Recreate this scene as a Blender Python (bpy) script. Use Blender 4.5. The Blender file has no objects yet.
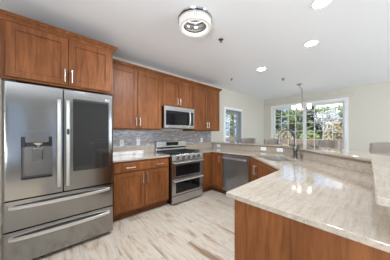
import bpy, bmesh, math, random
from mathutils import Vector, Matrix
random.seed(7)
R = math.radians
SC = bpy.context.scene
COL = SC.collection

# ---------------------------------------------------------------- camera
cam_d = bpy.data.cameras.new('camera')
cam = bpy.data.objects.new('camera', cam_d); COL.objects.link(cam)
cam.location = (0, 0, 1.29)
cam.rotation_euler = (R(90), 0, R(-41.9))
cam_d.sensor_width = 36.0
cam_d.lens = 36.0 * 166 / 390
cam_d.shift_y = 4.0 / 390
cam_d.clip_start = 0.02
SC.camera = cam

# ---------------------------------------------------------------- colour management
SC.view_settings.view_transform = 'Standard'
SC.view_settings.look = 'None'
SC.view_settings.gamma = 1
SC.view_settings.use_curve_mapping = False
SC.view_settings.exposure = 0.29

# ---------------------------------------------------------------- world sky
W = bpy.data.worlds.new('sky'); SC.world = W; W.use_nodes = True
nt = W.node_tree; nt.nodes.clear()
wo = nt.nodes.new('ShaderNodeOutputWorld'); bg = nt.nodes.new('ShaderNodeBackground')
tc = nt.nodes.new('ShaderNodeTexCoord'); mp = nt.nodes.new('ShaderNodeMapping')
mp.inputs['Scale'].default_value = (3.0, 3.0, 7.0)
nz = nt.nodes.new('ShaderNodeTexNoise'); nz.inputs['Scale'].default_value = 1.6; nz.inputs['Detail'].default_value = 5
rp = nt.nodes.new('ShaderNodeValToRGB')
rp.color_ramp.elements[0].position = 0.50; rp.color_ramp.elements[0].color = (0.36, 0.54, 0.86, 1)
rp.color_ramp.elements[1].position = 0.66; rp.color_ramp.elements[1].color = (0.95, 0.97, 1.0, 1)
nt.links.new(tc.outputs['Generated'], mp.inputs['Vector']); nt.links.new(mp.outputs[0], nz.inputs['Vector'])
nt.links.new(nz.outputs['Fac'], rp.inputs[0]); nt.links.new(rp.outputs[0], bg.inputs['Color'])
bg.inputs['Strength'].default_value = 1.35
nt.links.new(bg.outputs[0], wo.inputs[0])

def lamp(name, kind, loc, rot, energy, color=(1, 1, 1), **kw):
    d = bpy.data.lights.new(name, kind); d.energy = energy; d.color = color
    for k, v in kw.items(): setattr(d, k, v)
    o = bpy.data.objects.new(name, d); COL.objects.link(o); o.location = loc; o.rotation_euler = rot
    return o
# sun from behind the house, over its roof: it lights the garden only
lamp('sun', 'SUN', (0, 0, 12), (0, R(-35), R(8)), 5.0, (1, .95, .86), angle=R(1))
# added fill lamps outside made-up windows, tilted up to brighten room and ceiling
FILL_TINT = (.90, .98, 1.08)
lamp('window_fill', 'AREA', (3.65, -4.08, 1.30), (R(122), 0, 0), 130, FILL_TINT, shape='RECTANGLE', size=2.4, size_y=2.1)
lamp('window_fill', 'AREA', (-1.78, -1.0, 1.30), (R(148), 0, R(-90)), 135, FILL_TINT, shape='RECTANGLE', size=2.1, size_y=2.1)

# ---------------------------------------------------------------- materials
def new_mat(name):
    m = bpy.data.materials.new(name); m.use_nodes = True
    b = m.node_tree.nodes['Principled BSDF']
    return m, m.node_tree, b
def simple(name, col, rough=.5, metal=0, spec=None, emit=None, estr=0, bump=0, bscale=60, coat=0):
    m, t, b = new_mat(name)
    b.inputs['Base Color'].default_value = (*col, 1); b.inputs['Roughness'].default_value = rough
    b.inputs['Metallic'].default_value = metal
    if spec is not None: b.inputs['Specular IOR Level'].default_value = spec
    if emit: b.inputs['Emission Color'].default_value = (*emit, 1); b.inputs['Emission Strength'].default_value = estr
    if coat: b.inputs['Coat Weight'].default_value = coat
    n = t.nodes.new('ShaderNodeTexNoise'); n.inputs['Scale'].default_value = bscale; n.inputs['Detail'].default_value = 3
    c = t.nodes.new('ShaderNodeTexCoord'); t.links.new(c.outputs['Object'], n.inputs['Vector'])
    mx = t.nodes.new('ShaderNodeMix'); mx.data_type = 'RGBA'
    mx.inputs[6].default_value = (*[v * .96 for v in col], 1); mx.inputs[7].default_value = (*[min(1, v * 1.03) for v in col], 1)
    t.links.new(n.outputs['Fac'], mx.inputs[0]); t.links.new(mx.outputs[2], b.inputs['Base Color'])
    if bump:
        bp = t.nodes.new('ShaderNodeBump'); bp.inputs['Strength'].default_value = bump; bp.inputs['Distance'].default_value = .002
        t.links.new(n.outputs['Fac'], bp.inputs['Height']); t.links.new(bp.outputs[0], b.inputs['Normal'])
    return m
def noise(t, vec, scale, detail=4, rough=.5, dist=0):
    n = t.nodes.new('ShaderNodeTexNoise'); n.inputs['Scale'].default_value = scale
    n.inputs['Detail'].default_value = detail; n.inputs['Roughness'].default_value = rough; n.inputs['Distortion'].default_value = dist
    t.links.new(vec, n.inputs['Vector']); return n.outputs['Fac']
def mapped(t, scale=(1, 1, 1), rot=(0, 0, 0), src='Object', rand=False):
    c = t.nodes.new('ShaderNodeTexCoord'); m = t.nodes.new('ShaderNodeMapping')
    m.inputs['Scale'].default_value = scale; m.inputs['Rotation'].default_value = rot
    t.links.new(c.outputs[src], m.inputs['Vector'])
    if rand:
        oi = t.nodes.new('ShaderNodeObjectInfo'); k = t.nodes.new('ShaderNodeMath'); k.operation = 'MULTIPLY'; k.inputs[1].default_value = 17
        t.links.new(oi.outputs['Random'], k.inputs[0]); t.links.new(k.outputs[0], m.inputs['Location'])
    return m.outputs[0]
def ramp(t, fac, stops):
    r = t.nodes.new('ShaderNodeValToRGB'); e = r.color_ramp.elements
    while len(e) > 1: e.remove(e[0])
    e[0].position = stops[0][0]; e[0].color = (*stops[0][1], 1)
    for p, c in stops[1:]:
        q = e.new(p); q.color = (*c, 1)
    t.links.new(fac, r.inputs[0]); return r.outputs[0]
def mixc(t, fac, a, b, mode='MIX'):
    m = t.nodes.new('ShaderNodeMix'); m.data_type = 'RGBA'; m.blend_type = mode
    for s, v in ((0, fac), (6, a), (7, b)):
        if hasattr(v, 'is_output'): t.links.new(v, m.inputs[s])
        elif isinstance(v, tuple): m.inputs[s].default_value = (*v, 1)
        else: m.inputs[s].default_value = v
    return m.outputs[2]

def wood_mat(name, dark, mid, light, rough=.42, grain=(9, 9, .9)):
    m, t, b = new_mat(name)
    g = noise(t, mapped(t, grain, rand=True), 3.2, 6, .6, .8)
    bl = noise(t, mapped(t, (2.2, 2.2, 1.2), rand=True), 2.0, 3)
    c1 = ramp(t, g, [(.28, dark), (.5, mid), (.74, light)])
    c2 = ramp(t, bl, [(.3, (.78, .76, .72)), (.7, (1.12, 1.12, 1.12))])
    t.links.new(mixc(t, 1.0, c1, c2, 'MULTIPLY'), b.inputs['Base Color'])
    b.inputs['Roughness'].default_value = rough; b.inputs['Specular IOR Level'].default_value = .22
    bp = t.nodes.new('ShaderNodeBump'); bp.inputs['Strength'].default_value = .08; bp.inputs['Distance'].default_value = .002
    t.links.new(g, bp.inputs['Height']); t.links.new(bp.outputs[0], b.inputs['Normal'])
    return m
WOOD = wood_mat('stained_maple', (.125, .040, .0115), (.195, .067, .020), (.265, .099, .032))
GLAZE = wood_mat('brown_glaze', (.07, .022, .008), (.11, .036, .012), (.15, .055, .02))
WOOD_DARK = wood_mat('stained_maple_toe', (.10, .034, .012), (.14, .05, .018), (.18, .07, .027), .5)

def granite(name, streak=(1.6, 15, 15)):
    m, t, b = new_mat(name)
    s = noise(t, mapped(t, streak, rot=(0, 0, R(8))), 3.0, 7, .62, .6)
    sp = noise(t, mapped(t), 95, 3, .7)
    cl = noise(t, mapped(t), 18, 4, .6)
    c = ramp(t, s, [(.24, (.30, .23, .17)), (.38, (.38, .312, .242)), (.52, (.42, .358, .288)), (.75, (.475, .418, .348))])
    k = ramp(t, sp, [(.33, (.22, .15, .11)), (.43, (1, 1, 1))])
    c = mixc(t, .38, c, k, 'MULTIPLY')
    c = mixc(t, .2, c, ramp(t, cl, [(.35, (.62, .56, .50)), (.62, (1.05, 1.05, 1.05))]), 'MULTIPLY')
    t.links.new(c, b.inputs['Base Color']); b.inputs['Roughness'].default_value = .035
    b.inputs['Specular IOR Level'].default_value = 1.0
    return m
GRANITE = granite('cream_granite')

def steel(name, col=(.33, .325, .315), rough=.14, grain=(1, 1, 240)):
    m, t, b = new_mat(name)
    g = noise(t, mapped(t, grain), 3, 3, .6)
    r = t.nodes.new('ShaderNodeMapRange'); r.inputs[3].default_value = rough - .02; r.inputs[4].default_value = rough + .03
    t.links.new(g, r.inputs[0]); t.links.new(r.outputs[0], b.inputs['Roughness'])
    b.inputs['Metallic'].default_value = 1
    t.links.new(ramp(t, g, [(.3, tuple(v * .97 for v in col)), (.7, tuple(v * 1.03 for v in col))]), b.inputs['Base Color'])
    return m
STEEL = steel('brushed_steel')
STEEL_SILVER = steel('brushed_silver_steel', (.50, .495, .485), .22)
STEEL_LIGHT = steel('brushed_steel_light', (.74, .73, .71), .36)
STEEL_DARK = steel('dark_steel', (.07, .07, .072), .35)
NICKEL = simple('satin_nickel', (.70, .66, .60), .3, 1)
CHROME = simple('chrome', (.75, .75, .76), .12, 1)
GUN = simple('brushed_gunmetal', (.20, .19, .18), .3, 1)
BLACK = simple('black_plastic', (.012, .012, .013), .35)
BLACKGLASS = simple('black_glass', (.006, .006, .007), .05, spec=.35)
PANELGLASS = simple('smoked_glass', (.018, .019, .018), .03, spec=.8)
IRON = simple('cast_iron', (.016, .016, .017), .55, bump=.2)
WHITE = simple('white_paint', (.84, .84, .82), .4)
PLATE = simple('white_plastic', (.85, .85, .83), .3)
WALL = simple('cream_wall_paint', (.66, .622, .53), .75, bump=.05, bscale=140)
CEIL = simple('white_ceiling_paint', (.89, .895, .90), .85, bump=.05, bscale=120)
TAUPE = simple('unseen_wall_taupe', (.40, .375, .335), .75, bump=.05, bscale=140)  # invented tone for the unseen wall, darkens what the fridge steel reflects
GREYTRIM = simple('grey_paint', (.33, .33, .32), .5)
FABRIC = simple('taupe_fabric', (.34, .285, .25), .85, bump=.4, bscale=260)
DARKWOOD = wood_mat('dark_stool_wood', (.02, .012, .008), (.04, .024, .015), (.06, .036, .024))
LED = simple('lit_diffuser', (1, 1, 1), .4, emit=(.95, .98, 1), estr=48)
SHADE = simple('lit_opal_glass', (.95, .94, .9), .3, emit=(1, .95, .86), estr=1.2)

def crystal_mat():
    m, t, b = new_mat('lit_crystal')
    b.inputs['Base Color'].default_value = (.62, .61, .58, 1); b.inputs['Roughness'].default_value = .08
    b.inputs['Emission Color'].default_value = (1, .95, .86, 1); b.inputs['Emission Strength'].default_value = .20
    n = noise(t, mapped(t), 40, 2)
    bp = t.nodes.new('ShaderNodeBump'); bp.inputs['Strength'].default_value = .3
    t.links.new(n, bp.inputs['Height']); t.links.new(bp.outputs[0], b.inputs['Normal'])
    return m
CRYSTAL = crystal_mat()

def glass_mat():
    m = bpy.data.materials.new('window_glass'); m.use_nodes = True; t = m.node_tree; t.nodes.clear()
    o = t.nodes.new('ShaderNodeOutputMaterial'); mx = t.nodes.new('ShaderNodeMixShader')
    tr = t.nodes.new('ShaderNodeBsdfTransparent'); gl = t.nodes.new('ShaderNodeBsdfGlossy'); fr = t.nodes.new('ShaderNodeFresnel')
    gl.inputs['Roughness'].default_value = .02; fr.inputs['IOR'].default_value = 1.35
    tr.inputs['Color'].default_value = (.97, .98, .98, 1)
    ge = t.nodes.new('ShaderNodeNewGeometry'); iv = t.nodes.new('ShaderNodeMath'); iv.operation = 'SUBTRACT'; iv.inputs[0].default_value = 1
    t.links.new(ge.outputs['Backfacing'], iv.inputs[1]); mu = t.nodes.new('ShaderNodeMath'); mu.operation = 'MULTIPLY'
    t.links.new(iv.outputs[0], mu.inputs[0]); t.links.new(fr.outputs[0], mu.inputs[1])
    t.links.new(mu.outputs[0], mx.inputs[0]); t.links.new(tr.outputs[0], mx.inputs[1]); t.links.new(gl.outputs[0], mx.inputs[2])
    t.links.new(mx.outputs[0], o.inputs[0]); return m
GLASS = glass_mat()

def floor_mat():
    m, t, b = new_mat('veined_floor_tile')
    v = mapped(t, (1, 1, 1), rot=(0, 0, R(90)))
    br = t.nodes.new('ShaderNodeTexBrick')
    br.inputs['Scale'].default_value = 1; br.inputs['Brick Width'].default_value = .61; br.inputs['Row Height'].default_value = .305
    br.inputs['Mortar Size'].default_value = .0028; br.inputs['Mortar Smooth'].default_value = .1; br.offset = .5
    br.inputs['Color1'].default_value = (0, 0, 0, 1); br.inputs['Color2'].default_value = (1, 1, 1, 1)
    t.links.new(v, br.inputs['Vector'])
    add = t.nodes.new('ShaderNodeVectorMath'); add.operation = 'MULTIPLY_ADD'
    t.links.new(br.outputs['Color'], add.inputs[0]); add.inputs[1].default_value = (6.7, 9.1, 3.3)
    t.links.new(mapped(t, (4.4, .62, 1), rot=(0, 0, R(9))), add.inputs[2])
    n1 = noise(t, add.outputs[0], 1.25, 8, .58, 1.6)
    n2 = noise(t, add.outputs[0], 3.6, 6, .6, 2.2)
    c = ramp(t, n1, [(.28, (.23, .145, .085)), (.36, (.36, .265, .185)), (.42, (.50, .42, .335)), (.52, (.54, .475, .395)), (.60, (.50, .43, .35)), (.635, (.41, .33, .25)), (.67, (.53, .46, .385)), (.8, (.55, .485, .41))])
    c = mixc(t, .5, c, ramp(t, n2, [(.33, (.60, .52, .44)), (.5, (1, 1, 1)), (.75, (1.08, 1.08, 1.08))]), 'MULTIPLY')
    c = mixc(t, br.outputs['Fac'], c, (.40, .36, .31))
    t.links.new(c, b.inputs['Base Color']); b.inputs['Roughness'].default_value = .32
    bp = t.nodes.new('ShaderNodeBump'); bp.inputs['Strength'].default_value = .35; bp.inputs['Distance'].default_value = .002; bp.invert = True
    t.links.new(br.outputs['Fac'], bp.inputs['Height']); t.links.new(bp.outputs[0], b.inputs['Normal'])
    return m
FLOOR = floor_mat()

def mosaic_mat():
    m, t, b = new_mat('slate_mosaic')
    v = mapped(t, (1, 1, 1), rot=(R(-90), 0, 0))
    br = t.nodes.new('ShaderNodeTexBrick')
    br.inputs['Scale'].default_value = 1; br.inputs['Brick Width'].default_value = .075; br.inputs['Row Height'].default_value = .0175
    br.inputs['Mortar Size'].default_value = .0012; br.offset = .37
    br.inputs['Color1'].default_value = (0, 0, 0, 1); br.inputs['Color2'].default_value = (1, 1, 1, 1)
    t.links.new(v, br.inputs['Vector'])
    c = ramp(t, br.outputs['Color'], [(0, (.27, .28, .305)), (.2, (.40, .41, .43)), (.34, (.37, .29, .23)), (.50, (.47, .44, .41)), (.62, (.31, .31, .325)), (.74, (.52, .53, .55)), (.86, (.44, .33, .25))])
    for e in c.node.color_ramp.elements: pass
    c.node.color_ramp.interpolation = 'CONSTANT'
    n = noise(t, mapped(t), 30, 4)
    c = mixc(t, .5, c, ramp(t, n, [(.3, (.7, .7, .7)), (.7, (1.15, 1.15, 1.15))]), 'MULTIPLY')
    c = mixc(t, br.outputs['Fac'], c, (.40, .39, .37))
    t.links.new(c, b.inputs['Base Color']); b.inputs['Roughness'].default_value = .22
    bp = t.nodes.new('ShaderNodeBump'); bp.inputs['Strength'].default_value = .5; bp.inputs['Distance'].default_value = .003; bp.invert = True
    t.links.new(br.outputs['Fac'], bp.inputs['Height']); t.links.new(bp.outputs[0], b.inputs['Normal'])
    return m
MOSAIC = mosaic_mat()

def leaf_mat(name, a, bb):
    m, t, b = new_mat(name)
    t.links.new(ramp(t, noise(t, mapped(t), 2.5, 4), [(.3, a), (.7, bb)]), b.inputs['Base Color'])
    b.inputs['Roughness'].default_value = .7; return m
LEAF_DARK = leaf_mat('evergreen_needles', (.09, .12, .05), (.20, .22, .11))
LEAF_GREEN = leaf_mat('green_leaves', (.14, .19, .06), (.34, .38, .15))
LEAF_PALE = leaf_mat('pale_blossom', (.55, .55, .55), (.8, .78, .76))
LEAF_TAN = leaf_mat('winter_twigs', (.30, .25, .15), (.52, .45, .28))
BARK = leaf_mat('bark', (.10, .075, .055), (.20, .15, .11))
GRASS = leaf_mat('lawn', (.30, .32, .18), (.46, .45, .28))
FENCE = leaf_mat('fence_wood', (.19, .125, .095), (.28, .20, .155))
STUCCO = leaf_mat('pale_siding', (.55, .50, .44), (.66, .61, .55))
ROOFM = leaf_mat('brown_shingles', (.14, .11, .10), (.22, .18, .16))

# ---------------------------------------------------------------- mesh builder
class MB:
    def __init__(s): s.bm = bmesh.new()
    def box(s, x0, x1, y0, y1, z0, z1, bev=0, seg=2):
        v = bmesh.ops.create_cube(s.bm, size=1)['verts']
        for w in v:
            w.co = Vector(((x0 + x1) / 2 + w.co.x * (x1 - x0), (y0 + y1) / 2 + w.co.y * (y1 - y0), (z0 + z1) / 2 + w.co.z * (z1 - z0)))
        if bev:
            es = list({e for w in v for e in w.link_edges})
            bmesh.ops.bevel(s.bm, geom=es, offset=bev, segments=seg, affect='EDGES', profile=.5)
        return s
    def tube(s, pts, r, n=10, cap=True):
        pts = [Vector(p) for p in pts]; rings = []
        rr = r if isinstance(r, (list, tuple)) else [r] * len(pts)
        up = None
        for i, p in enumerate(pts):
            t = (pts[min(i + 1, len(pts) - 1)] - pts[max(i - 1, 0)]).normalized()
            if up is None:
                a = Vector((0, 0, 1)) if abs(t.z) < .9 else Vector((1, 0, 0))
                up = (a - t * a.dot(t)).normalized()
            else: up = (up - t * up.dot(t)).normalized()
            sd = t.cross(up)
            rings.append([s.bm.verts.new(p + (up * math.cos(2 * math.pi * k / n) + sd * math.sin(2 * math.pi * k / n)) * rr[i]) for k in range(n)])
        for a, b in zip(rings, rings[1:]):
            for k in range(n):
                f = s.bm.faces.new((a[k], a[(k + 1) % n], b[(k + 1) % n], b[k])); f.smooth = True
        if cap:
            s.bm.faces.new(rings[0][::-1]); s.bm.faces.new(rings[-1])
        return s
    def lathe(s, prof, n=32, c=(0, 0, 0), closed=False):
        rings = []
        for r, z in prof:
            if r < 1e-6: rings.append([s.bm.verts.new((c[0], c[1], c[2] + z))])
            else: rings.append([s.bm.verts.new((c[0] + r * math.cos(2 * math.pi * k / n), c[1] + r * math.sin(2 * math.pi * k / n), c[2] + z)) for k in range(n)])
        prs = list(zip(rings, rings[1:]))
        if closed: prs.append((rings[-1], rings[0]))
        for a, b in prs:
            for k in range(n):
                k2 = (k + 1) % n
                if len(a) == 1: f = s.bm.faces.new((a[0], b[k2], b[k]))
                elif len(b) == 1: f = s.bm.faces.new((a[k], a[k2], b[0]))
                else: f = s.bm.faces.new((a[k], a[k2], b[k2], b[k]))
                f.smooth = True
        return s
    def prism(s, poly, z0, z1, hole=None):
        def ring(pl):
            vs = [s.bm.verts.new((x, y, z0)) for x, y in pl]
            return [s.bm.edges.new((vs[i], vs[(i + 1) % len(vs)])) for i in range(len(vs))]
        es = ring(poly)
        if hole: es += ring(hole)
        g = bmesh.ops.triangle_fill(s.bm, edges=es, use_beauty=True, use_dissolve=False)
        fs = [f for f in g['geom'] if isinstance(f, bmesh.types.BMFace)]
        e = bmesh.ops.extrude_face_region(s.bm, geom=fs)
        for w in e['geom']:
            if isinstance(w, bmesh.types.BMVert): w.co.z = z1
        return s
    def extrude_x(s, prof, x0, x1):
        """closed profile in (y, z) swept from x0 to x1"""
        a = [s.bm.verts.new((x0, y, z)) for y, z in prof]; b = [s.bm.verts.new((x1, y, z)) for y, z in prof]
        n = len(prof)
        for k in range(n): s.bm.faces.new((a[k], a[(k + 1) % n], b[(k + 1) % n], b[k]))
        s.bm.faces.new(a); s.bm.faces.new(b[::-1])
        return s
    def obj(s, name, mat, parent=None, bevel=0, mat2=None):
        bmesh.ops.recalc_face_normals(s.bm, faces=s.bm.faces[:])
        for e in s.bm.edges:
            if len(e.link_faces) != 2 or not all(f.smooth for f in e.link_faces) or e.calc_face_angle() > R(40): e.smooth = False
        me = bpy.data.meshes.new(name); s.bm.to_mesh(me); s.bm.free()
        me.materials.append(mat)
        if mat2: me.materials.append(mat2)
        o = bpy.data.objects.new(name, me); COL.objects.link(o)
        if parent: o.parent = parent
        if bevel:
            md = o.modifiers.new('bevel', 'BEVEL'); md.width = bevel; md.segments = 3; md.limit_method = 'ANGLE'; md.angle_limit = R(40)
        return o
def tag(o, label, cat, group=None, kind=None):
    o['label'] = label; o['category'] = cat
    if group: o['group'] = group
    if kind: o['kind'] = kind
    return o
def thing(name, label, cat, loc=(0, 0, 0), rz=0, group=None):
    o = bpy.data.objects.new(name, None); COL.objects.link(o); o.location = loc; o.rotation_euler = (0, 0, rz)
    o.empty_display_size = .1
    return tag(o, label, cat, group)
def struct(o): o['kind'] = 'structure'; return o
def copy_tree(o, parent=None):
    kids = [c for c in COL.objects if c.parent == o]
    c = o.copy(); COL.objects.link(c)
    if parent: c.parent = parent
    for k in kids: copy_tree(k, c)
    return c

# ================================================================ the room
CZ = 2.65; WY = 3.12; WX = 6.54; LX = -1.6; BY = -3.9
struct(MB().box(LX, WX, BY, WY, -.06, 0).obj('floor', FLOOR))
struct(MB().box(LX - .15, WX + .15, BY - .15, WY + .15, CZ, CZ + .12).obj('ceiling', CEIL))
LY0, LY1 = -2.1, .1  # left wall opening, made up to admit the side fill lamp
struct(MB().box(LX - .15, LX, BY - .15, LY0, -.06, CZ).box(LX - .15, LX, LY1, WY + .15, -.06, CZ).box(LX - .15, LX, LY0, LY1, -.06, .25).box(LX - .15, LX, LY0, LY1, 2.4, CZ).obj('wall_left', WALL))
# range wall with a door opening
DX0, DX1, DZ = 4.03, 4.90, 2.04
w = MB(); w.box(LX, DX0, WY, WY + .15, -.06, CZ).box(DX1, WX + .15, WY, WY + .15, -.06, CZ).box(DX0, DX1, WY, WY + .15, DZ, CZ)
struct(w.obj('wall_back', WALL))
# dining wall with the wide window opening
Y0, Y1, Z0, Z1 = .70, 2.76, .62, 2.27
w = MB(); w.box(WX, WX + .15, BY - .15, Y0, -.06, CZ).box(WX, WX + .15, Y1, WY, -.06, CZ).box(WX, WX + .15, Y0, Y1, -.06, Z0).box(WX, WX + .15, Y0, Y1, Z1, CZ)
struct(w.obj('wall_right', WALL))
# wall behind the camera; narrow openings added for fridge streaks, wide one for fill
XS = [(-1.05, -.56), (.10, .46), (2.4, 4.9)]
w = MB(); xs = [LX] + [v for p in XS for v in p] + [WX]
for i in range(0, len(xs), 2): w.box(xs[i], xs[i + 1], BY - .15, BY, -.06, CZ)
for a, b in XS: w.box(a, b, BY - .15, BY, -.06, .25).box(a, b, BY - .15, BY, 2.4, CZ)
struct(w.obj('wall_front', TAUPE))
def added_window(name, a, b, at, n):  # frame for the added windows out of view
    f = MB(); t_ = .05; z0, z1 = .25, 2.4
    f.box(a, a + t_, -.11, -.05, z0, z1).box(b - t_, b, -.11, -.05, z0, z1).box(a + t_, b - t_, -.11, -.05, z0, z0 + .05).box(a + t_, b - t_, -.11, -.05, z1 - .05, z1)
    for k in range(1, n):
        x = a + (b - a) * k / n; f.box(x - .03, x + .03, -.1, -.06, z0 + .05, z1 - .05)
    o = struct(f.obj(name, WHITE)); o.location = at[0]; o.rotation_euler = (0, 0, at[1])
for i, (a, b) in enumerate(XS): added_window('window_%d' % (i + 2), a, b, ((0, BY, 0), 0), (1, 1, 3)[i])
added_window('window_5', LY0, LY1, ((LX, 0, 0), 0), 2)
w4 = bpy.data.objects['window_5']; w4.rotation_euler = (0, 0, R(-90)); w4.location = (LX, LY0 + LY1, 0)
w4.location.y = 0; w4.data.transform(Matrix.Scale(-1, 4, (1, 0, 0))); w4.data.flip_normals()
# baseboards
struct(MB().box(LX, LX + .015, BY, WY, 0, .11, .004).obj('baseboard_left', WHITE))
struct(MB().box(WX - .015, WX, BY, WY - .02, 0, .11, .004).obj('baseboard_right', WHITE))
struct(MB().box(4.99, WX - .02, WY - .015, WY, 0, .11, .004).obj('baseboard_back', WHITE))

# ---- the wide dining window: casing, two sashes with a grid, glass
win = MB()
cw = .085
x0, x1 = WX - .022, WX
win.box(x0, x1, Y0 - cw, Y0, Z0 - .02, Z1, .004).box(x0, x1, Y1, Y1 + cw, Z0 - .02, Z1, .004).box(x0, x1, Y0 - cw, Y1 + cw, Z1, Z1 + .10, .004)
win.box(WX - .05, WX, Y0 - cw - .02, Y1 + cw + .02, Z0 - .05, Z0 - .02, .005)
win.box(x0, x1, Y0 - cw, Y1 + cw, Z0 - .13, Z0 - .05, .004)
win = struct(win.obj('window_1', WHITE))
YM = (Y0 + Y1) / 2
for a, b in ((Y0, YM), (YM, Y1)):
    f = MB(); s_ = .048; xa, xb = WX + .04, WX + .09
    f.box(xa, xb, a, a + s_, Z0, Z1, .004).box(xa, xb, b - s_, b, Z0, Z1, .004).box(xa, xb, a + s_, b - s_, Z0, Z0 + s_, .004).box(xa, xb, a + s_, b - s_, Z1 - s_, Z1, .004)
    f = struct(f.obj('sash', WHITE, win))
    m = MB()
    for k in range(1, 4):
        y = a + s_ + (b - a - 2 * s_) * k / 4; m.box(WX + .055, WX + .075, y - .009, y + .009, Z0 + s_, Z1 - s_)
    for k in range(1, 6):
        z = Z1 - s_ - .283 * k + .02
        if z > Z0 + .08: m.box(WX + .056, WX + .074, a + s_, b - s_, z - .009, z + .009)
    struct(m.obj('muntin_grid', WHITE, f))
    struct(MB().box(WX + .063, WX + .067, a + s_, b - s_, Z0 + s_, Z1 - s_).obj('window_pane', GLASS, f))
# head board above the window
h = MB(); h.box(WX - .03, WX, .50, 3.09, 2.375, 2.435, .004).box(WX - .045, WX, .48, 3.10, 2.435, 2.455, .004)
struct(h.obj('trim_1', WALL))

# ---- glazed door in the back wall
dr = MB()
c = .075
dr.box(DX0 - c, DX0, WY - .02, WY, 0, DZ + c, .004).box(DX1, DX1 + .03, WY - .02, WY, 0, DZ + c, .004).box(DX0, DX1, WY - .02, WY, DZ, DZ + c, .004)
struct(dr.obj('trim_2', WHITE))
d = MB()
ya, yb = WY + .10, WY + .145
d.box(DX0, DX0 + .10, ya, yb, 0, DZ - .01, .004).box(DX1 - .10, DX1, ya, yb, 0, DZ - .01, .004).box(DX0 + .1, DX1 - .1, ya, yb, 0, .22, .004).box(DX0 + .1, DX1 - .1, ya, yb, DZ - .12, DZ - .01, .004)
door = struct(d.obj('door_1', GREYTRIM))
j = MB(); j.box(DX0, DX0 + .02, WY, WY + .10, 0, DZ).box(DX1 - .02, DX1, WY, WY + .10, 0, DZ).box(DX0 + .02, DX1 - .02, WY, WY + .10, DZ - .02, DZ)
struct(j.obj('jamb', GREYTRIM, door))
m = MB()
for k in (1,):
    x = DX0 + .1 + (DX1 - DX0 - .2) * .78; m.box(x - .011, x + .011, ya + .012, yb - .012, .22, DZ - .12)
for k in range(1, 6):
    z = .22 + (DZ - .34) * k / 6; m.box(DX0 + .1, DX1 - .1, ya + .012, yb - .012, z - .011, z + .011)
struct(m.obj('muntin_grid', GREYTRIM, door))
struct(MB().box(DX0 + .1, DX1 - .1, ya + .02, ya + .024, .22, DZ - .12).obj('door_pane', GLASS, door))
struct(MB().tube([(DX0 + .05, ya, 1.0), (DX0 + .05, ya - .05, 1.0)], .012).box(DX0 + .04, DX0 + .15, ya - .06, ya - .045, .992, 1.008, .004).obj('door_handle', NICKEL, door))

# ---- half wall under the breakfast bar
TL = .034  # the peninsula runs very slightly askew to the range wall
def off(d):   # plan line of the bar moved d outwards from the inner edge of the ledge
    k = 2.115 + d * math.sqrt(2); x = 3.385 + d
    xa = (k + .010 - TL * .86 - d) / (1 - TL)
    return xa, xa - k, x, x - k
def bar_y(x, d): return .010 + TL * (x - .86) - d
def bar_poly(d0, d1, xs, ye):
    xa, ya, x, yb = off(d0); xo, yo, xp, yp = off(d1)
    return [(xs, bar_y(xs, d0)), (xa, ya), (x, yb), (x, ye), (xp, ye), (xp, yp), (xo, yo), (xs, bar_y(xs, d1))]
struct(MB().prism(bar_poly(.045, .15, .955, WY - .001), 0, .882).obj('wall_bar', WALL))

# ================================================================ cabinets
def bar_pull(parent, x, z, length=.14, vertical=True, y=-.02, mat=None):
    m = MB(); yb = y - .032
    if vertical:
        m.tube([(x, yb, z - length / 2), (x, yb, z + length / 2)], .006)
        for q in (-.36, .36): m.tube([(x, y + .001, z + q * length), (x, yb, z + q * length)], .0045)
    else:
        m.tube([(x - length / 2, yb, z), (x + length / 2, yb, z)], .006)
        for q in (-.36, .36): m.tube([(x + q * length, y + .001, z), (x + q * length, yb, z)], .0045)
    return m.obj('handle', mat or NICKEL, parent)
def shaker(x0, x1, z0, z1, parent, rail=.062, name='door', y=0.0, mat=None):
    m = MB(); t = .021; b = .0035
    m.box(x0, x0 + rail, y - t, y, z0, z1, b).box(x1 - rail, x1, y - t, y, z0, z1, b)
    m.box(x0 + rail - .001, x1 - rail + .001, y - t, y, z0, z0 + rail, b).box(x0 + rail - .001, x1 - rail + .001, y - t, y, z1 - rail, z1, b)
    # stepped inner moulding and the recessed panel
    i0, i1, k0, k1 = x0 + rail, x1 - rail, z0 + rail, z1 - rail; s_ = .006
    old = set(m.bm.faces)
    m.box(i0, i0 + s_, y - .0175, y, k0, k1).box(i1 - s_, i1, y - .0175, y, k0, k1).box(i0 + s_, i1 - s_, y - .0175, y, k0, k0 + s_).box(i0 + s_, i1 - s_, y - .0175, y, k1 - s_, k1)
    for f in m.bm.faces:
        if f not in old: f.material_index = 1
    m.box(i0 + s_, i1 - s_, y - .0145, y, k0 + s_, k1 - s_)
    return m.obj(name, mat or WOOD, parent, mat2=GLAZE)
def slab_front(x0, x1, z0, z1, parent, name='drawer', y=0.0):
    m = MB(); m.box(x0, x1, y - .017, y, z0, z1, .004).box(x0 + .012, x1 - .012, y - .021, y - .01, z0 + .012, z1 - .012, .003)
    return m.obj(name, WOOD, parent)
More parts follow.
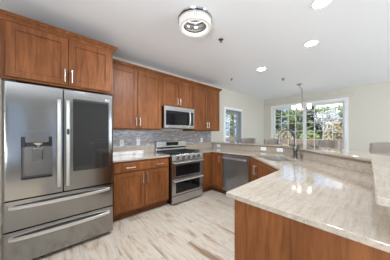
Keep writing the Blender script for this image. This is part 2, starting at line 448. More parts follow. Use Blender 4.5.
def crown(parent, x0, x1, yf, yb, zt, left=False, right=False):
    prof = [(0, -.066), (.008, -.066), (.012, -.052), (.026, -.036), (.042, -.024), (.044, -.012), (.052, -.010), (.052, 0), (0, 0)]
    m = MB(); st = []
    for o_, z in prof:
        p = []
        if left: p.append((x0 - o_, yb, zt + z))
        p.append((x0 - (o_ if left else 0), yf - o_, zt + z)); p.append((x1 + (o_ if right else 0), yf - o_, zt + z))
        if right: p.append((x1 + o_, yb, zt + z))
        st.append([m.bm.verts.new(q) for q in p])
    n = len(prof)
    for k in range(n):
        a, b = st[k], st[(k + 1) % n]
        for i in range(len(a) - 1): m.bm.faces.new((a[i], a[i + 1], b[i + 1], b[i]))
    m.bm.faces.new([r_[0] for r_ in st]); m.bm.faces.new([r_[-1] for r_ in st][::-1])
    return m.obj('crown_moulding', WOOD, parent)
def wall_cab(name, label, x0, x1, yf, z0, ztop, doors, hz, left=False, right=False, cat='cabinet', group=None, hl=.14):
    """doors: list of (xa, xb, handle side); world X, converted to the cabinet's own frame"""
    t = thing(name, label, cat, (x0, yf, z0), 0, group)
    w_ = x1 - x0; h_ = ztop - z0; dp = WY - .004 - yf
    body = MB(); body.box(0, w_, .0, dp, 0, h_ - .02, .002)
    body.obj('carcass', WOOD, t)
    for xa, xb, side in doors:
        d_ = shaker(xa - x0, xb - x0, .022, h_ - .076, t)
        hx = (xb - x0 - .03) if side == 'r' else (xa - x0 + .03)
        bar_pull(d_, hx, hz - z0, hl, y=-.021)
    crown(t, .0, w_, 0, dp, h_, left, right)
    return t
wall_cab('wall_cabinet', 'wide two-door wooden cabinet mounted above the steel refrigerator', -.33, .665, 2.40, 1.825, 2.45,
         [(-.29, .187, 'r'), (.193, .635, 'l')], 1.945, True, True)
wall_cab('wall_cabinet', 'tall two-door wooden wall cabinet between the refrigerator and the microwave', .667, 1.646, 2.79, 1.365, 2.45,
         [(.715, 1.166, 'r'), (1.174, 1.622, 'l')], 1.50)
wall_cab('wall_cabinet', 'short two-door wooden wall cabinet directly above the microwave', 1.648, 2.408, 2.79, 1.832, 2.45,
         [(1.672, 2.024, 'r'), (2.032, 2.384, 'l')], 1.95)
wall_cab('wall_cabinet', 'two-door wooden wall cabinet to the right of the microwave, end of the run', 2.410, 3.36, 2.79, 1.365, 2.45,
         [(2.436, 2.882, 'r'), (2.890, 3.332, 'l')], 1.50, False, True)

# base cabinet left of the range
YF = 2.546
t = thing('base_cabinet', 'wooden base cabinet with one wide drawer over two doors, between refrigerator and range', 'cabinet', (.68, YF, 0))
wd = 1.650 - .68; dp = WY - .004 - YF
MB().box(0, wd, 0, dp, .105, .882, .002).obj('carcass', WOOD, t)
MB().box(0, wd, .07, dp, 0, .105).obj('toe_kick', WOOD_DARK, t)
dw = slab_front(.035, wd - .03, .715, .855, t)
bar_pull(dw, .27, .785, .14, False, -.021); bar_pull(dw, wd - .20, .785, .14, False, -.021)
dA = shaker(.035, .50, .135, .70, t); dB = shaker(.508, wd - .03, .135, .70, t)
bar_pull(dA, .468, .60, .16, y=-.021); bar_pull(dB, .54, .60, .16, y=-.021)

# corner base cabinet right of the range: L-shaped front
FX = 2.79
t = thing('base_cabinet', 'wooden corner base cabinet with one narrow door, between range and dishwasher', 'cabinet', (0, 0, 0))
MB().prism([(2.437, WY - .004), (2.437, YF), (FX, YF), (FX, 2.237), (3.39, 2.237), (3.39, WY - .004)], .105, .882).obj('carcass', WOOD, t)
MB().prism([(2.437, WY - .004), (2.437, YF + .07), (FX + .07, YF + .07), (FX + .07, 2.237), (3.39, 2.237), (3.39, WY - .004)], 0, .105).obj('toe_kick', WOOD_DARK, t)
d_ = shaker(2.46, 2.765, .135, .865, t, .05, name='door', y=YF)
m = MB()
yy0, yy1 = 2.262, 2.522; rr = .05
m.box(FX - .021, FX, yy0, yy0 + rr, .135, .865, .003).box(FX - .021, FX, yy1 - rr, yy1, .135, .865, .003).box(FX - .021, FX, yy0 + rr, yy1 - rr, .135, .185, .003).box(FX - .021, FX, yy0 + rr, yy1 - rr, .815, .865, .003).box(FX - .007, FX, yy0 + rr, yy1 - rr, .185, .815)
d2 = m.obj('door', WOOD, t)
m = MB(); m.tube([(FX - .053, yy0 + .03, .68), (FX - .053, yy0 + .03, .82)], .006)
for z in (.70, .80): m.tube([(FX - .02, yy0 + .03, z), (FX - .053, yy0 + .03, z)], .0045)
m.obj('handle', NICKEL, d2)

# diagonal sink base
S2 = math.sqrt(2)
t = thing('base_cabinet', 'wooden sink base cabinet set diagonally under the steel sink', 'cabinet', (2.79, 1.60, 0), R(-135))
LN = 1.216
body = MB(); body.box(0.004, LN - .004, 0, .02, .105, .882, .002)
body.box(0.004, LN - .004, .02, .60, .105, .13); body.box(.02, .04, .02, .42, .13, .882); body.box(LN - .04, LN - .02, .02, .42, .13, .882)
body.obj('carcass', WOOD, t)
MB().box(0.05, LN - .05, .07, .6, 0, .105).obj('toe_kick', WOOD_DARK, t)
dA = shaker(.03, .415, .135, .865, t, .055); dB = shaker(.423, .81, .135, .865, t, .055); shaker(.825, LN - .03, .135, .865, t, .055, name='panel')
bar_pull(dA, .385, .72, .16, y=-.021); bar_pull(dB, .453, .72, .16, y=-.021)

# peninsula base with its end panel
t = thing('base_cabinet', 'wooden peninsula base cabinet with plain end panel in the foreground', 'cabinet', (1.87, .655, 0), R(180 + 2))
LN = 1.87 - .913
MB().box(0, LN, 0, .575, .105, .882, .002).obj('carcass', WOOD, t)
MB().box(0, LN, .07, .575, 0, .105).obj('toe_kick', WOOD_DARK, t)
dA = shaker(.14, .545, .135, .865, t); dB = shaker(.553, LN - .03, .135, .865, t)
bar_pull(dA, .515, .72, .16, y=-.021); bar_pull(dB, .583, .72, .16, y=-.021)
MB().box(LN + .0005, LN + .018, -.0, .78, 0, .882, .002).obj('end_panel', WOOD, t)

# ================================================================ worktops
ZT, ZB = .914, .884
wt = MB().box(.667, 1.655, 2.512, WY - .003, ZB, ZT)
wt = tag(wt.obj('worktop', GRANITE, bevel=.004), 'polished cream granite worktop on the base cabinet between refrigerator and range', 'countertop')
MB().box(.667, 1.655, WY - .024, WY - .003, ZT + .0005, 1.05).obj('backsplash', GRANITE, wt, bevel=.002)

def rect_uv(s0, s1, u0, u1):  # rectangle in the sink's diagonal frame
    return [((s + u) / S2, (s - u) / S2) for s, u in ((s0, u0), (s1, u0), (s1, u1), (s0, u1))]
SINK = (2.36, 3.06, .945, 1.335)
def round_rect_uv(s0, s1, u0, u1, r=.05, n=5):
    pts = []
    for cs, cu, a0 in ((s1 - r, u1 - r, 0), (s0 + r, u1 - r, 90), (s0 + r, u0 + r, 180), (s1 - r, u0 + r, 270)):
        for k in range(n + 1):
            a = R(a0 + 90 * k / n); pts.append((cs + r * math.cos(a), cu + r * math.sin(a)))
    return [((s + u) / S2, (s - u) / S2) for s, u in pts]
xA, yA, xB, yB = off(.16)
poly = [(2.436, WY - .003), (2.436, 2.512), (2.757, 2.512), (2.757, 1.585), (1.880, .708), (.868, .668), (.868, bar_y(.868, .16)), (xA, yA), (xB, yB), (xB, WY - .003)]
wt2 = tag(MB().prism(poly, ZB, ZT, round_rect_uv(*SINK)).obj('worktop', GRANITE, bevel=.004), 'long polished cream granite worktop wrapping from range past sink to foreground peninsula', 'countertop')
MB().box(2.436, 3.40, WY - .024, WY - .003, ZT + .0005, 1.05).obj('backsplash', GRANITE, wt2, bevel=.002)

bar = thing('breakfast_bar', 'raised granite breakfast bar ledge bent around the sink and peninsula worktop', 'bar counter', (.86, 0, ZT))
inv = Matrix.Translation((-.86, 0, -ZT))
def loc_poly(p): return [(x - .86, y) for x, y in p]
MB().prism(loc_poly(bar_poly(.038, .16, .880, WY - .026)), .0008, 1.04 - ZT).obj('riser', GRANITE, bar)
def led():
    p = bar_poly(0, .57, .86, WY - .004)
    # rounded outer corner at the free end
    return p
MB().prism(loc_poly(led()), 1.0405 - ZT, 1.072 - ZT).obj('ledge', GRANITE, bar, bevel=.006)

# mosaic on the wall
tl = MB().box(.667, 3.383, WY - .010, WY - .0015, 1.052, 1.364)
tag(tl.obj('tile_backsplash', MOSAIC), 'slate blue and tan mosaic tile backsplash behind the range', 'backsplash')

# ================================================================ sink and faucet
t = thing('sink', 'stainless double-bowl undermount sink in the diagonal worktop', 'sink', ((SINK[0] + SINK[2]) / 2, 0, .884))
s0, s1, u0, u1 = SINK
cs, cu = (s0 + s1) / 2, (u0 + u1) / 2
t.location = ((cs + cu) / S2, (cs - cu) / S2, .8835); t.rotation_euler = (0, 0, R(-135))
hx, hy = (s1 - s0) / 2, (u1 - u0) / 2
for a, b in ((-hx - .005, -.01), (.01, hx + .005)):
    m = MB(); th = .004; ya, yb, zb = -hy - .005, hy + .005, -.19
    m.box(a, b, ya, yb, zb - th, zb).box(a, a + th, ya, yb, zb, 0).box(b - th, b, ya, yb, zb, 0).box(a + th, b - th, ya, ya + th, zb, 0).box(a + th, b - th, yb - th, yb, zb, 0)
    bo = m.obj('basin', STEEL_LIGHT, t)
    MB().lathe([(0, .003), (.03, .003), (.042, .006), (.045, .0005), (0, .0005)], 24, ((a + b) / 2, .03, zb)).obj('drain', CHROME, bo)
MB().box(-.01, .01, -hy - .005, hy + .005, -.03, -.012, .003).obj('divider', STEEL_SILVER, t)

FXY = (2.885, .880)
t = thing('faucet', 'tall gooseneck pull-down faucet behind the sink', 'faucet', (*FXY, ZT + .0005), R(-135))
# local -y points to the basin
MB().lathe([(0, 0), (.034, 0), (.034, .010), (.028, .016), (.026, .10), (.031, .115), (.031, .16), (.019, .18), (0, .18)], 24).obj('base', GUN, t)
pts = [(0, 0, .17), (0, 0, .30)]
for k in range(1, 17):
    a = math.pi * k / 16; pts.append((0, -.125 + .125 * math.cos(a), .315 + .125 * math.sin(a)))
pts.append((0, -.25, .29))
MB().tube(pts, .016, 14).obj('spout', GUN, t)
MB().tube([(0, -.25, .292), (0, -.25, .26), (0, -.25, .225)], [.017, .021, .023], 14).obj('spray_head', GUN, t)
MB().tube([(.020, 0, .120), (.05, 0, .135), (.085, .0, .205)], [.015, .013, .009], 10).obj('lever', GUN, t)
t = thing('soap_dispenser', 'small metal soap dispenser beside the faucet', 'soap dispenser', (2.80, .77, ZT + .0005), R(-135))
MB().lathe([(0, 0), (.018, 0), (.018, .006), (.011, .01), (.011, .055), (0, .055)], 20).obj('base', GUN, t)
MB().tube([(0, 0, .05), (0, 0, .075), (0, -.03, .078), (0, -.06, .068)], .006).obj('nozzle', GUN, t)

# ================================================================ refrigerator
FX0, FX1, FYF = -.305, .648, 2.305
t = thing('refrigerator', 'stainless four-door refrigerator with ice dispenser and dark glass door panel', 'refrigerator', (FX0, FYF, 0))
FW = FX1 - FX0; FH = 1.80
MB().box(.01, FW - .01, .085, WY - .02 - FYF, .03, FH - .02, .006).obj('cabinet_body', STEEL_DARK, t)
MB().box(.03, FW - .03, .07, .60, .0, .035, .002).obj('base_grille', BLACK, t)
MB().box(.004, .09, .03, .2, FH - .018, FH + .002, .006).obj('hinge_cover', BLACK, t)
MB().box(FW - .09, FW - .004, .03, .2, FH - .018, FH + .002, .006).obj('hinge_cover', BLACK, t)
XM = .445  # gap between the doors
def bowed(x0, x1, z0, z1, name, hole=None, mat=STEEL):
    """door slab with a gently rounded front and soft edges"""
    m = MB(); n = 12; rad = .024
    def yfront(x):
        e = min(x - 0, FW - x); e = max(e, 0)
        return (.016 * (1 - min(e / .026, 1)) ** 2)
    xsv = [x0 + (x1 - x0) * k / 20 for k in range(21)]
    extra = [v for v in (.005, .011, .018, .026, FW - .005, FW - .011, FW - .018, FW - .026) if x0 < v < x1]
    if hole: extra += [hole[0], hole[1]]
    xsv = sorted(set(xsv + extra)); zsv = [z0, z1]
    if hole: zsv = [z0, hole[2], hole[3], z1]
    fr = [[m.bm.verts.new((x, yfront(x), z)) for z in zsv] for x in xsv]
    bk = [[m.bm.verts.new((x, .08, z)) for z in (z0, z1)] for x in xsv]
    for i in range(len(xsv) - 1):
        for k in range(len(zsv) - 1):
            if hole and zsv[k] == hole[2] and xsv[i] >= hole[0] - 1e-6 and xsv[i + 1] <= hole[1] + 1e-6: continue
            f = m.bm.faces.new((fr[i][k], fr[i + 1][k], fr[i + 1][k + 1], fr[i][k + 1])); f.smooth = True
        m.bm.faces.new((bk[i][0], bk[i + 1][0], bk[i + 1][1], bk[i][1]))
        m.bm.faces.new((fr[i][0], bk[i][0], bk[i + 1][0], fr[i + 1][0])); m.bm.faces.new((fr[i][-1], fr[i + 1][-1], bk[i + 1][1], bk[i][1]))
    m.bm.faces.new([fr[0][k] for k in range(len(zsv))] + [bk[0][1], bk[0][0]])
    m.bm.faces.new([fr[-1][k] for k in range(len(zsv))] + [bk[-1][1], bk[-1][0]])
    if hole:  # recess walls
        a, b, c, e = hole; y0, y1 = .0, .065
        q = [m.bm.verts.new(p) for p in ((a, y0, c), (b, y0, c), (b, y0, e), (a, y0, e), (a, y1, c), (b, y1, c), (b, y1, e), (a, y1, e))]
        for idx in ((0, 1, 5, 4), (1, 2, 6, 5), (2, 3, 7, 6), (3, 0, 4, 7), (4, 5, 6, 7)): m.bm.faces.new([q[i] for i in idx])
    bmesh.ops.remove_doubles(m.bm, verts=m.bm.verts[:], dist=.0002)
    return m.obj(name, mat, t)
DZ0 = .66
HO = (.125, .355, .845, 1.262)
ld = bowed(.0, XM - .006, DZ0 + .006, FH - .02, 'door', HO)
rd = bowed(XM + .006, FW, DZ0 + .006, FH - .02, 'door')
dr1 = bowed(0, FW, .376, DZ0 - .008, 'drawer')
dr2 = bowed(0, FW, .045, .362, 'drawer')
# dispenser: control panel, dark surround, spout and paddle
disp = MB().box(HO[0] + .002, HO[1] - .002, .052, .062, HO[2] + .002, HO[3] - .002).obj('dispenser_recess', GUN, ld)
MB().box(HO[0] + .028, HO[1] - .028, -.004, .055, 1.205, 1.32, .004).obj('control_panel', STEEL, ld)
MB().box(HO[0] + .003, HO[0] + .026, -.001, .05, 1.16, HO[3] - .003, .002).obj('recess_trim', BLACK, ld)
MB().box(HO[1] - .026, HO[1] - .003, -.001, .05, 1.16, HO[3] - .003, .002).obj('recess_trim', BLACK, ld)
MB().box(HO[0] + .028, HO[1] - .028, .012, .05, 1.165, 1.203, .002).obj('recess_trim', BLACK, ld)
cx = (HO[0] + HO[1]) / 2
MB().lathe([(0, 0), (.022, 0), (.03, .012), (.05, .03), (.052, .042), (0, .042)], 24, (cx + .005, .045, 1.158)).obj('ice_chute', CHROME, ld)
MB().box(cx - .04, cx + .04, .03, .05, 1.02, 1.15, .008).obj('paddle', STEEL, ld)
MB().box(HO[0] + .01, HO[1] - .01, .002, .05, HO[2] + .004, HO[2] + .016, .003).obj('drip_tray', BLACK, ld)
def door_grip(x0, x1, z0, z1, parent):
    m = MB(); n = 14; A = []
    for k in range(n + 1):
        f = k / n; z = z0 + (z1 - z0) * f; y = -.034 - .02 * math.sin(math.pi * f)
        if k in (0, n): y = -.004
        w_ = (x1 - x0) / 2; c_ = (x0 + x1) / 2
        A.append([m.bm.verts.new(p) for p in ((c_ - w_, y + .004, z), (c_ - w_ * .6, y - .006, z), (c_ + w_ * .6, y - .006, z), (c_ + w_, y + .004, z), (c_ + w_ * .6, y + .014, z), (c_ - w_ * .6, y + .014, z))])
    for a, b in zip(A, A[1:]):
        for k in range(6):
            f = m.bm.faces.new((a[k], a[(k + 1) % 6], b[(k + 1) % 6], b[k])); f.smooth = True
    m.bm.faces.new(A[0]); m.bm.faces.new(A[-1][::-1])
    return m.obj('handle', STEEL_LIGHT, parent)
door_grip(XM - .058, XM - .018, DZ0 + .06, 1.66, ld)
gr = door_grip(XM + .018, XM + .058, DZ0 + .06, 1.66, rd)
MB().box(XM + .028, XM + .048, -.066, -.058, 1.285, 1.345, .003).obj('button', STEEL_DARK, gr)
MB().box(XM + .085, FW - .056, -.004, .004, .87, 1.685, .003).obj('glass_panel', PANELGLASS, rd)
def drawer_grip(z, parent):
    m = MB(); n = 24; A = []
    x0, x1 = .045, FW - .045
    for k in range(n + 1):
        f = k / n; x = x0 + (x1 - x0) * f; y = -.012 - .042 * math.sin(math.pi * min(max(f, .0), 1)) ** .5
        A.append([m.bm.verts.new(p) for p in ((x, y + .006, z - .017), (x, y - .006, z - .014), (x, y - .008, z + .012), (x, y + .002, z + .017), (x, y + .014, z + .014), (x, y + .014, z - .014))])
    for a, b in zip(A, A[1:]):
        for k in range(6):
            f = m.bm.faces.new((a[k], a[(k + 1) % 6], b[(k + 1) % 6], b[k])); f.smooth = True
    m.bm.faces.new(A[0]); m.bm.faces.new(A[-1][::-1])
    m.box(x0, x0 + .03, -.016, .001, z - .014, z + .014, .003).box(x1 - .03, x1, -.016, .001, z - .014, z + .014, .003)
    return m.obj('handle', STEEL_LIGHT, parent)
drawer_grip(.595, dr1); drawer_grip(.300, dr2)
# small round maker's mark and letters at the top of the right door
lg = MB().lathe([(0, 0), (.009, 0), (.009, .0015), (0, .0015)], 20)
for v in lg.bm.verts: v.co = Vector((FW - .085 + v.co.x, -.0008 - v.co.z, 1.715 + v.co.y))
lg.obj('logo', PLATE, rd)
def text_mesh(txt, size, name, mat, parent, M):
    cu = bpy.data.curves.new(name, 'FONT'); cu.body = txt; cu.size = size; cu.extrude = .0004; cu.align_x = 'CENTER'
    o = bpy.data.objects.new(name, cu); COL.objects.link(o)
    me = bpy.data.meshes.new_from_object(o.evaluated_get(bpy.context.evaluated_depsgraph_get()))
    bpy.data.objects.remove(o); bpy.data.curves.remove(cu)
    me.transform(M); me.materials.clear(); me.materials.append(mat)
    o = bpy.data.objects.new(name, me); COL.objects.link(o); o.parent = parent; return o
text_mesh('LG', .022, 'logo_letters', PLATE, rd, Matrix.Translation((FW - .058, -.0008, 1.707)) @ Matrix.Rotation(R(90), 4, 'X'))

# ================================================================ range
RX0, RX1, RYF = 1.662, 2.428, 2.462
t = thing('range', 'stainless double-oven gas range with five knobs and black grates', 'range', (RX0, RYF, 0))
RW = RX1 - RX0; RD = WY - .03 - RYF
MB().box(.004, RW - .004, .045, RD, .02, .895, .004).obj('body', STEEL_DARK, t)
for x in (.05, RW - .05):
    for y in (.1, RD - .06): MB().lathe([(0, 0), (.018, 0), (.018, .02), (0, .02)], 12, (x, y, 0)).obj('foot', BLACK, t)
m = MB().extrude_x([(.0, .80), (-.012, .81), (.004, .893), (.02, .912), (.06, .915), (.06, .80)], .0, RW); cp = m.obj('control_panel', STEEL_SILVER, t)
for k in range(5):
    x = RW / 2 + (k - 2) * .128
    kn = MB(); kn.tube([(x, -.004, .853), (x, -.018, .851), (x, -.020, .851), (x, -.044, .847)], [.029, .029, .023, .020], 20)
    kn = kn.obj('knob', GUN, cp)
    MB().box(x - .004, x + .004, -.050, -.043, .829, .865, .002).obj('knob_grip', STEEL_LIGHT, kn)
MB().box(0, RW, .06, RD - .06, .896, .915, .003).obj('cooktop', STEEL_SILVER, t)
MB().box(.02, RW - .02, .075, RD - .075, .9155, .918).obj('burner_tray', BLACK, t)
for gx0, gx1 in ((.03, .262), (.270, RW - .270), (RW - .262, RW - .03)):
    g = MB(); b = .006; zt = .955
    ya, yb = .085, RD - .085
    for x in (gx0 + .006, gx1 - .006, (gx0 + gx1) / 2): g.box(x - b, x + b, ya, yb, zt - .014, zt, .002)
    for k in range(5):
        y = ya + (yb - ya) * k / 4; g.box(gx0, gx1, y - b, y + b, zt - .014, zt, .002)
    for x in (gx0 + .006, gx1 - .006):
        for y in (ya + .006, yb - .006): g.box(x - b, x + b, y - b, y + b, .9185, zt - .01)
    g.obj('grate', IRON, t)
for bx, by, r in ((.146, .19, .045), (.146, .44, .038), (RW / 2, .315, .055), (RW - .146, .19, .045), (RW - .146, .44, .032)):
    MB().lathe([(0, 0), (r, 0), (r, .008), (r * .75, .010), (r * .75, .017), (0, .018)], 20, (bx, by, .9183)).obj('burner', IRON, t)
# backguard with display
bgd = MB().extrude_x([(RD - .075, .90), (RD - .062, 1.00), (RD - .085, 1.015), (RD - .07, 1.13), (RD - .03, 1.145), (RD, 1.14), (RD, .90)], 0.0, RW).obj('backguard', STEEL_SILVER, t)
MB().extrude_x([(RD - .0845, 1.045), (RD - .0755, 1.118), (RD - .06, 1.118), (RD - .06, 1.045)], RW * .30, RW * .70).obj('display', BLACKGLASS, bgd)
MB().box(RW * .0 + .02, RW - .02, RD - .0815, RD - .06, .985, 1.0, .002).obj('vent_slot', BLACK, bgd)
def oven_door(z0, z1, wz0, wz1, name='oven_door'):
    m = MB(); wx0, wx1 = .085, RW - .085
    m.box(.004, wx0, 0, .042, z0, z1, .003).box(wx1, RW - .004, 0, .042, z0, z1, .003).box(wx0 - .002, wx1 + .002, 0, .042, z0, wz0, .003).box(wx0 - .002, wx1 + .002, 0, .042, wz1, z1, .003)
    d_ = m.obj(name, STEEL_SILVER, t)
    MB().box(wx0, wx1, .004, .012, wz0, wz1).obj('oven_window', BLACKGLASS, d_)
    h_ = MB(); zc = z1 - .028
    h_.tube([(.03, -.045, zc), (RW - .03, -.045, zc)], .0125, 12)
    for x in (.05, RW - .05): h_.tube([(x, .001, zc), (x, -.045, zc)], .009, 10)
    h_.obj('handle', STEEL_LIGHT, d_)
oven_door(.475, .795, .515, .715); oven_door(.175, .468, .21, .405)
MB().box(.004, RW - .004, 0, .042, .03, .168, .004).obj('storage_drawer', STEEL_SILVER, t)

# ================================================================ microwave
MX0, MX1, MYF, MZ0, MZ1 = 1.652, 2.404, 2.70, 1.405, 1.828
t = thing('microwave', 'stainless over-the-range microwave under the short wall cabinet', 'microwave', (MX0, MYF, MZ0))
MW, MH = MX1 - MX0, MZ1 - MZ0
MB().box(0, MW, .035, WY - .02 - MYF, 0, MH, .003).obj('case', STEEL_DARK, t)
m = MB(); dx1 = MW
m.box(0, .035, 0, .034, .0, MH, .003).box(.033, MW, 0, .034, MH - .085, MH, .003).box(.033, MW, 0, .034, 0, .06, .003).box(MW - .022, MW, 0, .034, .06, MH - .085, .003)
fr = m.obj('door', STEEL_SILVER, t)
MB().box(.035, MW * .80, .004, .030, .06, MH - .085).obj('door_window', BLACKGLASS, fr)
MB().box(MW * .80 + .002, MW - .022, .004, .030, .06, MH - .085).obj('keypad', BLACK, fr)
pts = []
for k in range(13):
    f = k / 12; pts.append((MW * .79, -.012 - .040 * math.sin(math.pi * f) ** .6 if 0 < f < 1 else .002, .035 + (MH - .09) * f))
MB().tube(pts, .0135, 12).obj('handle', STEEL_LIGHT, fr)
m = MB()
for k in range(12): m.box(.06 + k * .055, .09 + k * .055, .06, .2, -.002, .0)
m.obj('vent_grille', BLACK, t)

# ================================================================ dishwasher
t = thing('dishwasher', 'dark stainless dishwasher with bar handle beside the sink cabinet', 'dishwasher', (FX - .012, 2.228, 0), R(-90))
DW = .61
MB().box(.004, DW - .004, .035, .58, .09, .875, .003).obj('tub', STEEL_DARK, t)
MB().box(.004, DW - .004, .08, .5, 0, .09).obj('toe_panel', BLACK, t)
dd = MB().box(.003, DW - .003, 0, .034, .11, .872, .005).obj('door', steel('dishwasher_steel', (.36, .355, .35), .28), t)
h_ = MB(); h_.box(.03, DW - .03, -.052, -.032, .785, .815, .006)
for x in (.05, DW - .07): h_.box(x, x + .02, -.036, .001, .79, .81, .003)
h_.obj('handle', STEEL_LIGHT, dd)

# ================================================================ wall outlets
def outlet(label, loc, rz, horiz=False, group=None, kind='outlet'):
    t = thing('wall_outlet', label, 'outlet', loc, rz, group)
    a, b = (.058, .036) if horiz else (.036, .058)
    p = MB().box(-a, a, -.005, 0, -b, b, .002).obj('cover_plate', PLATE, t)
    m = MB(); c_, d_ = (.034, .017) if horiz else (.017, .034)
    m.box(-c_, c_, -.0065, -.0045, -d_, d_, .001)
    f = m.obj('receptacle', simple('ivory_plastic', (.78, .78, .76), .3), t)
    for q in (-.018, .018):
        for w_ in (-.006, .006):
            s_ = MB()
            if horiz: s_.box(q - .004, q + .004, -.0069, -.0063, w_ - .001, w_ + .001)
            else: s_.box(w_ - .001, w_ + .001, -.0069, -.0063, q - .004, q + .004)
            s_.obj('slot', BLACK, f)
    return t
outlet('white outlet on the mosaic nearest the refrigerator', (1.016, WY - .011, 1.13), 0)
outlet('white outlet on the mosaic just left of the range', (1.322, WY - .011, 1.135), 0)
outlet('white outlet on the mosaic right of the range', (3.02, WY - .011, 1.135), 0)
rx = off(.038)[2]
outlet('white outlet on the bar riser at the far wall end', (rx - .001, 2.87, .978), R(-90), True)
outlet('white outlet on the bar riser above the dishwasher end', (rx - .001, 1.645, .978), R(-90), True)
outlet('white outlet on the bar riser behind the sink', (rx - .001, 1.315, .978), R(-90), True)

# ================================================================ bar stools
def make_stool():
    t = thing('bar_stool', '', 'bar stool')
    MB().box(-.22, .22, -.22, .20, .60, .69, .03, 3).obj('seat', FABRIC, t)
    # curved upholstered back, wings coming forward (front is local -y)
    m = MB(); n = 18; A = []
    zs = [.66, .80, .95, 1.08, 1.15, 1.17]
    for i in range(n + 1):
        a = R(-78 + 156 * i / n); ring = []
        for z in zs:
            f = (z - .66) / .51; r_ = .255 - .018 * f - (.008 if z > 1.16 else 0)
            ring.append((r_ * math.sin(a), -.01 + r_ * .95 * math.cos(a) + .03 * f, z - .018 * f * (abs(a) / R(78)) ** 3))
        for z in zs[::-1]:
            f = (z - .66) / .51; r_ = .205 - .018 * f + (.008 if z > 1.16 else 0)
            ring.append((r_ * math.sin(a), -.01 + r_ * .95 * math.cos(a) + .03 * f, z - .018 * f * (abs(a) / R(78)) ** 3))
        A.append([m.bm.verts.new(p) for p in ring])
    for a, b in zip(A, A[1:]):
        for k in range(len(a)):
            f = m.bm.faces.new((a[k], a[(k + 1) % len(a)], b[(k + 1) % len(a)], b[k])); f.smooth = True
    m.bm.faces.new(A[0]); m.bm.faces.new(A[-1][::-1])
    m.obj('backrest', FABRIC, t)
    for sx in (-1, 1):
        for sy in (-1, 1):
            MB().tube([(sx * .17, sy * .16, .61), (sx * .205, sy * .205, 0)], [.02, .014], 10).obj('leg', DARKWOOD, t)
    fr_ = MB(); q = .19
    for a, b in (((-q, -q), (q, -q)), ((q, -q), (q, q)), ((q, q), (-q, q)), ((-q, q), (-q, -q))):
        fr_.tube([(*a, .22), (*b, .22)], .009, 8)
    fr_.obj('footrest', CHROME, t)
    return t
st = make_stool()
spots = [((4.18, 2.50, 0), R(-90), 'taupe upholstered bar stool beyond the bar nearest the glazed door'),
         ((4.18, 1.80, 0), R(-90), 'taupe upholstered bar stool beyond the bar behind the faucet spout'),
         ((4.30, .77, 0), R(-128), 'taupe upholstered bar stool in front of the wide window'),
         ((3.47, -.03, 0), R(-130), 'taupe upholstered bar stool close to the right edge by the bare wall')]
for i, (p, rz, lb) in enumerate(spots):
    o = st if i == 0 else copy_tree(st)
    o.location = p; o.rotation_euler = (0, 0, rz); o['label'] = lb; o['group'] = 'bar stools along the breakfast bar'

# ================================================================ ceiling fittings
t = thing('ceiling_light', 'round lit crystal flush-mount ceiling light over the kitchen', 'ceiling light', (1.315, 1.465, CZ - .112))
MB().lathe([(0, .088), (.17, .088), (.200, .10), (.205, .1115), (0, .1115)], 48).obj('mounting_plate', CHROME, t)
MB().lathe([(.136, .036), (.152, .036), (.152, .052), (.136, .052)], 48, closed=True).obj('inner_band', GUN, t)
MB().lathe([(.150, .070), (.196, .070), (.198, .076), (.196, .082), (.150, .082)], 48, closed=True).obj('metal_band', CHROME, t)
m = MB(); n = 44
for k in range(n):
    a = 2 * math.pi * k / n; c_, s_ = math.cos(a), math.sin(a)
    r0, r1, hw = .158, .190, .0118
    P = [(r0, -hw * .7), (r1 - .006, -hw), (r1, 0), (r1 - .006, hw), (r0, hw * .7)]
    lo = [m.bm.verts.new((r * c_ - q * s_, r * s_ + q * c_, 0)) for r, q in P]; hi = [m.bm.verts.new((r * c_ - q * s_, r * s_ + q * c_, .07)) for r, q in P]
    for i in range(5): m.bm.faces.new((lo[i], lo[(i + 1) % 5], hi[(i + 1) % 5], hi[i]))
    m.bm.faces.new(lo); m.bm.faces.new(hi[::-1])
m.obj('crystal_ring', CRYSTAL, t)
la = lamp('ceiling_light_bulb', 'AREA', (0, 0, -.004), (0, 0, 0), 46, (.91, .98, 1.07), shape='DISK', size=.26); la.parent = t
MB().lathe([(.140, .006), (.154, .006), (.154, .034), (.140, .034)], 48, closed=True).obj('light_band', simple('led_band', (1, 1, 1), .4, emit=(1, .95, .88), estr=.5), t)

for i, (x, y, lb) in enumerate(((2.12, .40, 'recessed ceiling light closest to the camera, cut by the top edge'), (2.96, .69, 'recessed ceiling light in the middle of the three'), (3.36, 1.66, 'recessed ceiling light farthest away, near the window side'),
        (.75, -1.3, 'added recessed light out of view behind the camera, kitchen side'), (2.5, -1.6, 'added recessed light out of view behind the camera, dining side'))):  # last pair is unseen, added to brighten floor and counters
    if i == 0:
        first = thing('recessed_light', lb, 'ceiling light', (x, y, CZ), 0, 'recessed ceiling lights')
        MB().lathe([(.078, -.004), (.098, -.004), (.102, -.0003), (.078, -.0003)], 32, closed=True).obj('trim_ring', WHITE, first)
        MB().lathe([(0, -.003), (.077, -.003), (.077, -.0005), (0, -.0005)], 32).obj('lens', LED, first)
    else:
        o = copy_tree(first); o.location = (x, y, CZ); o['label'] = lb
for i, (x, y, lb) in enumerate(((1.875, 1.53, 'small sprinkler head on the ceiling beside the crystal light'), (3.41, 2.45, 'small sprinkler head on the ceiling above the end wall cabinet'), (4.36, 1.60, 'small sprinkler head on the ceiling near the chandelier'))):
    if i == 0:
        first = thing('sprinkler_head', lb, 'sprinkler', (x, y, CZ), 0, 'ceiling sprinkler heads')
        MB().lathe([(0, -.006), (.028, -.006), (.036, -.0003), (0, -.0003)], 20).obj('escutcheon', GUN, first)
        MB().lathe([(0, -.038), (.016, -.038), (.016, -.034), (.007, -.032), (.009, -.006), (0, -.006)], 14).obj('deflector', GUN, first)
    else:
        o = copy_tree(first); o.location = (x, y, CZ); o['label'] = lb

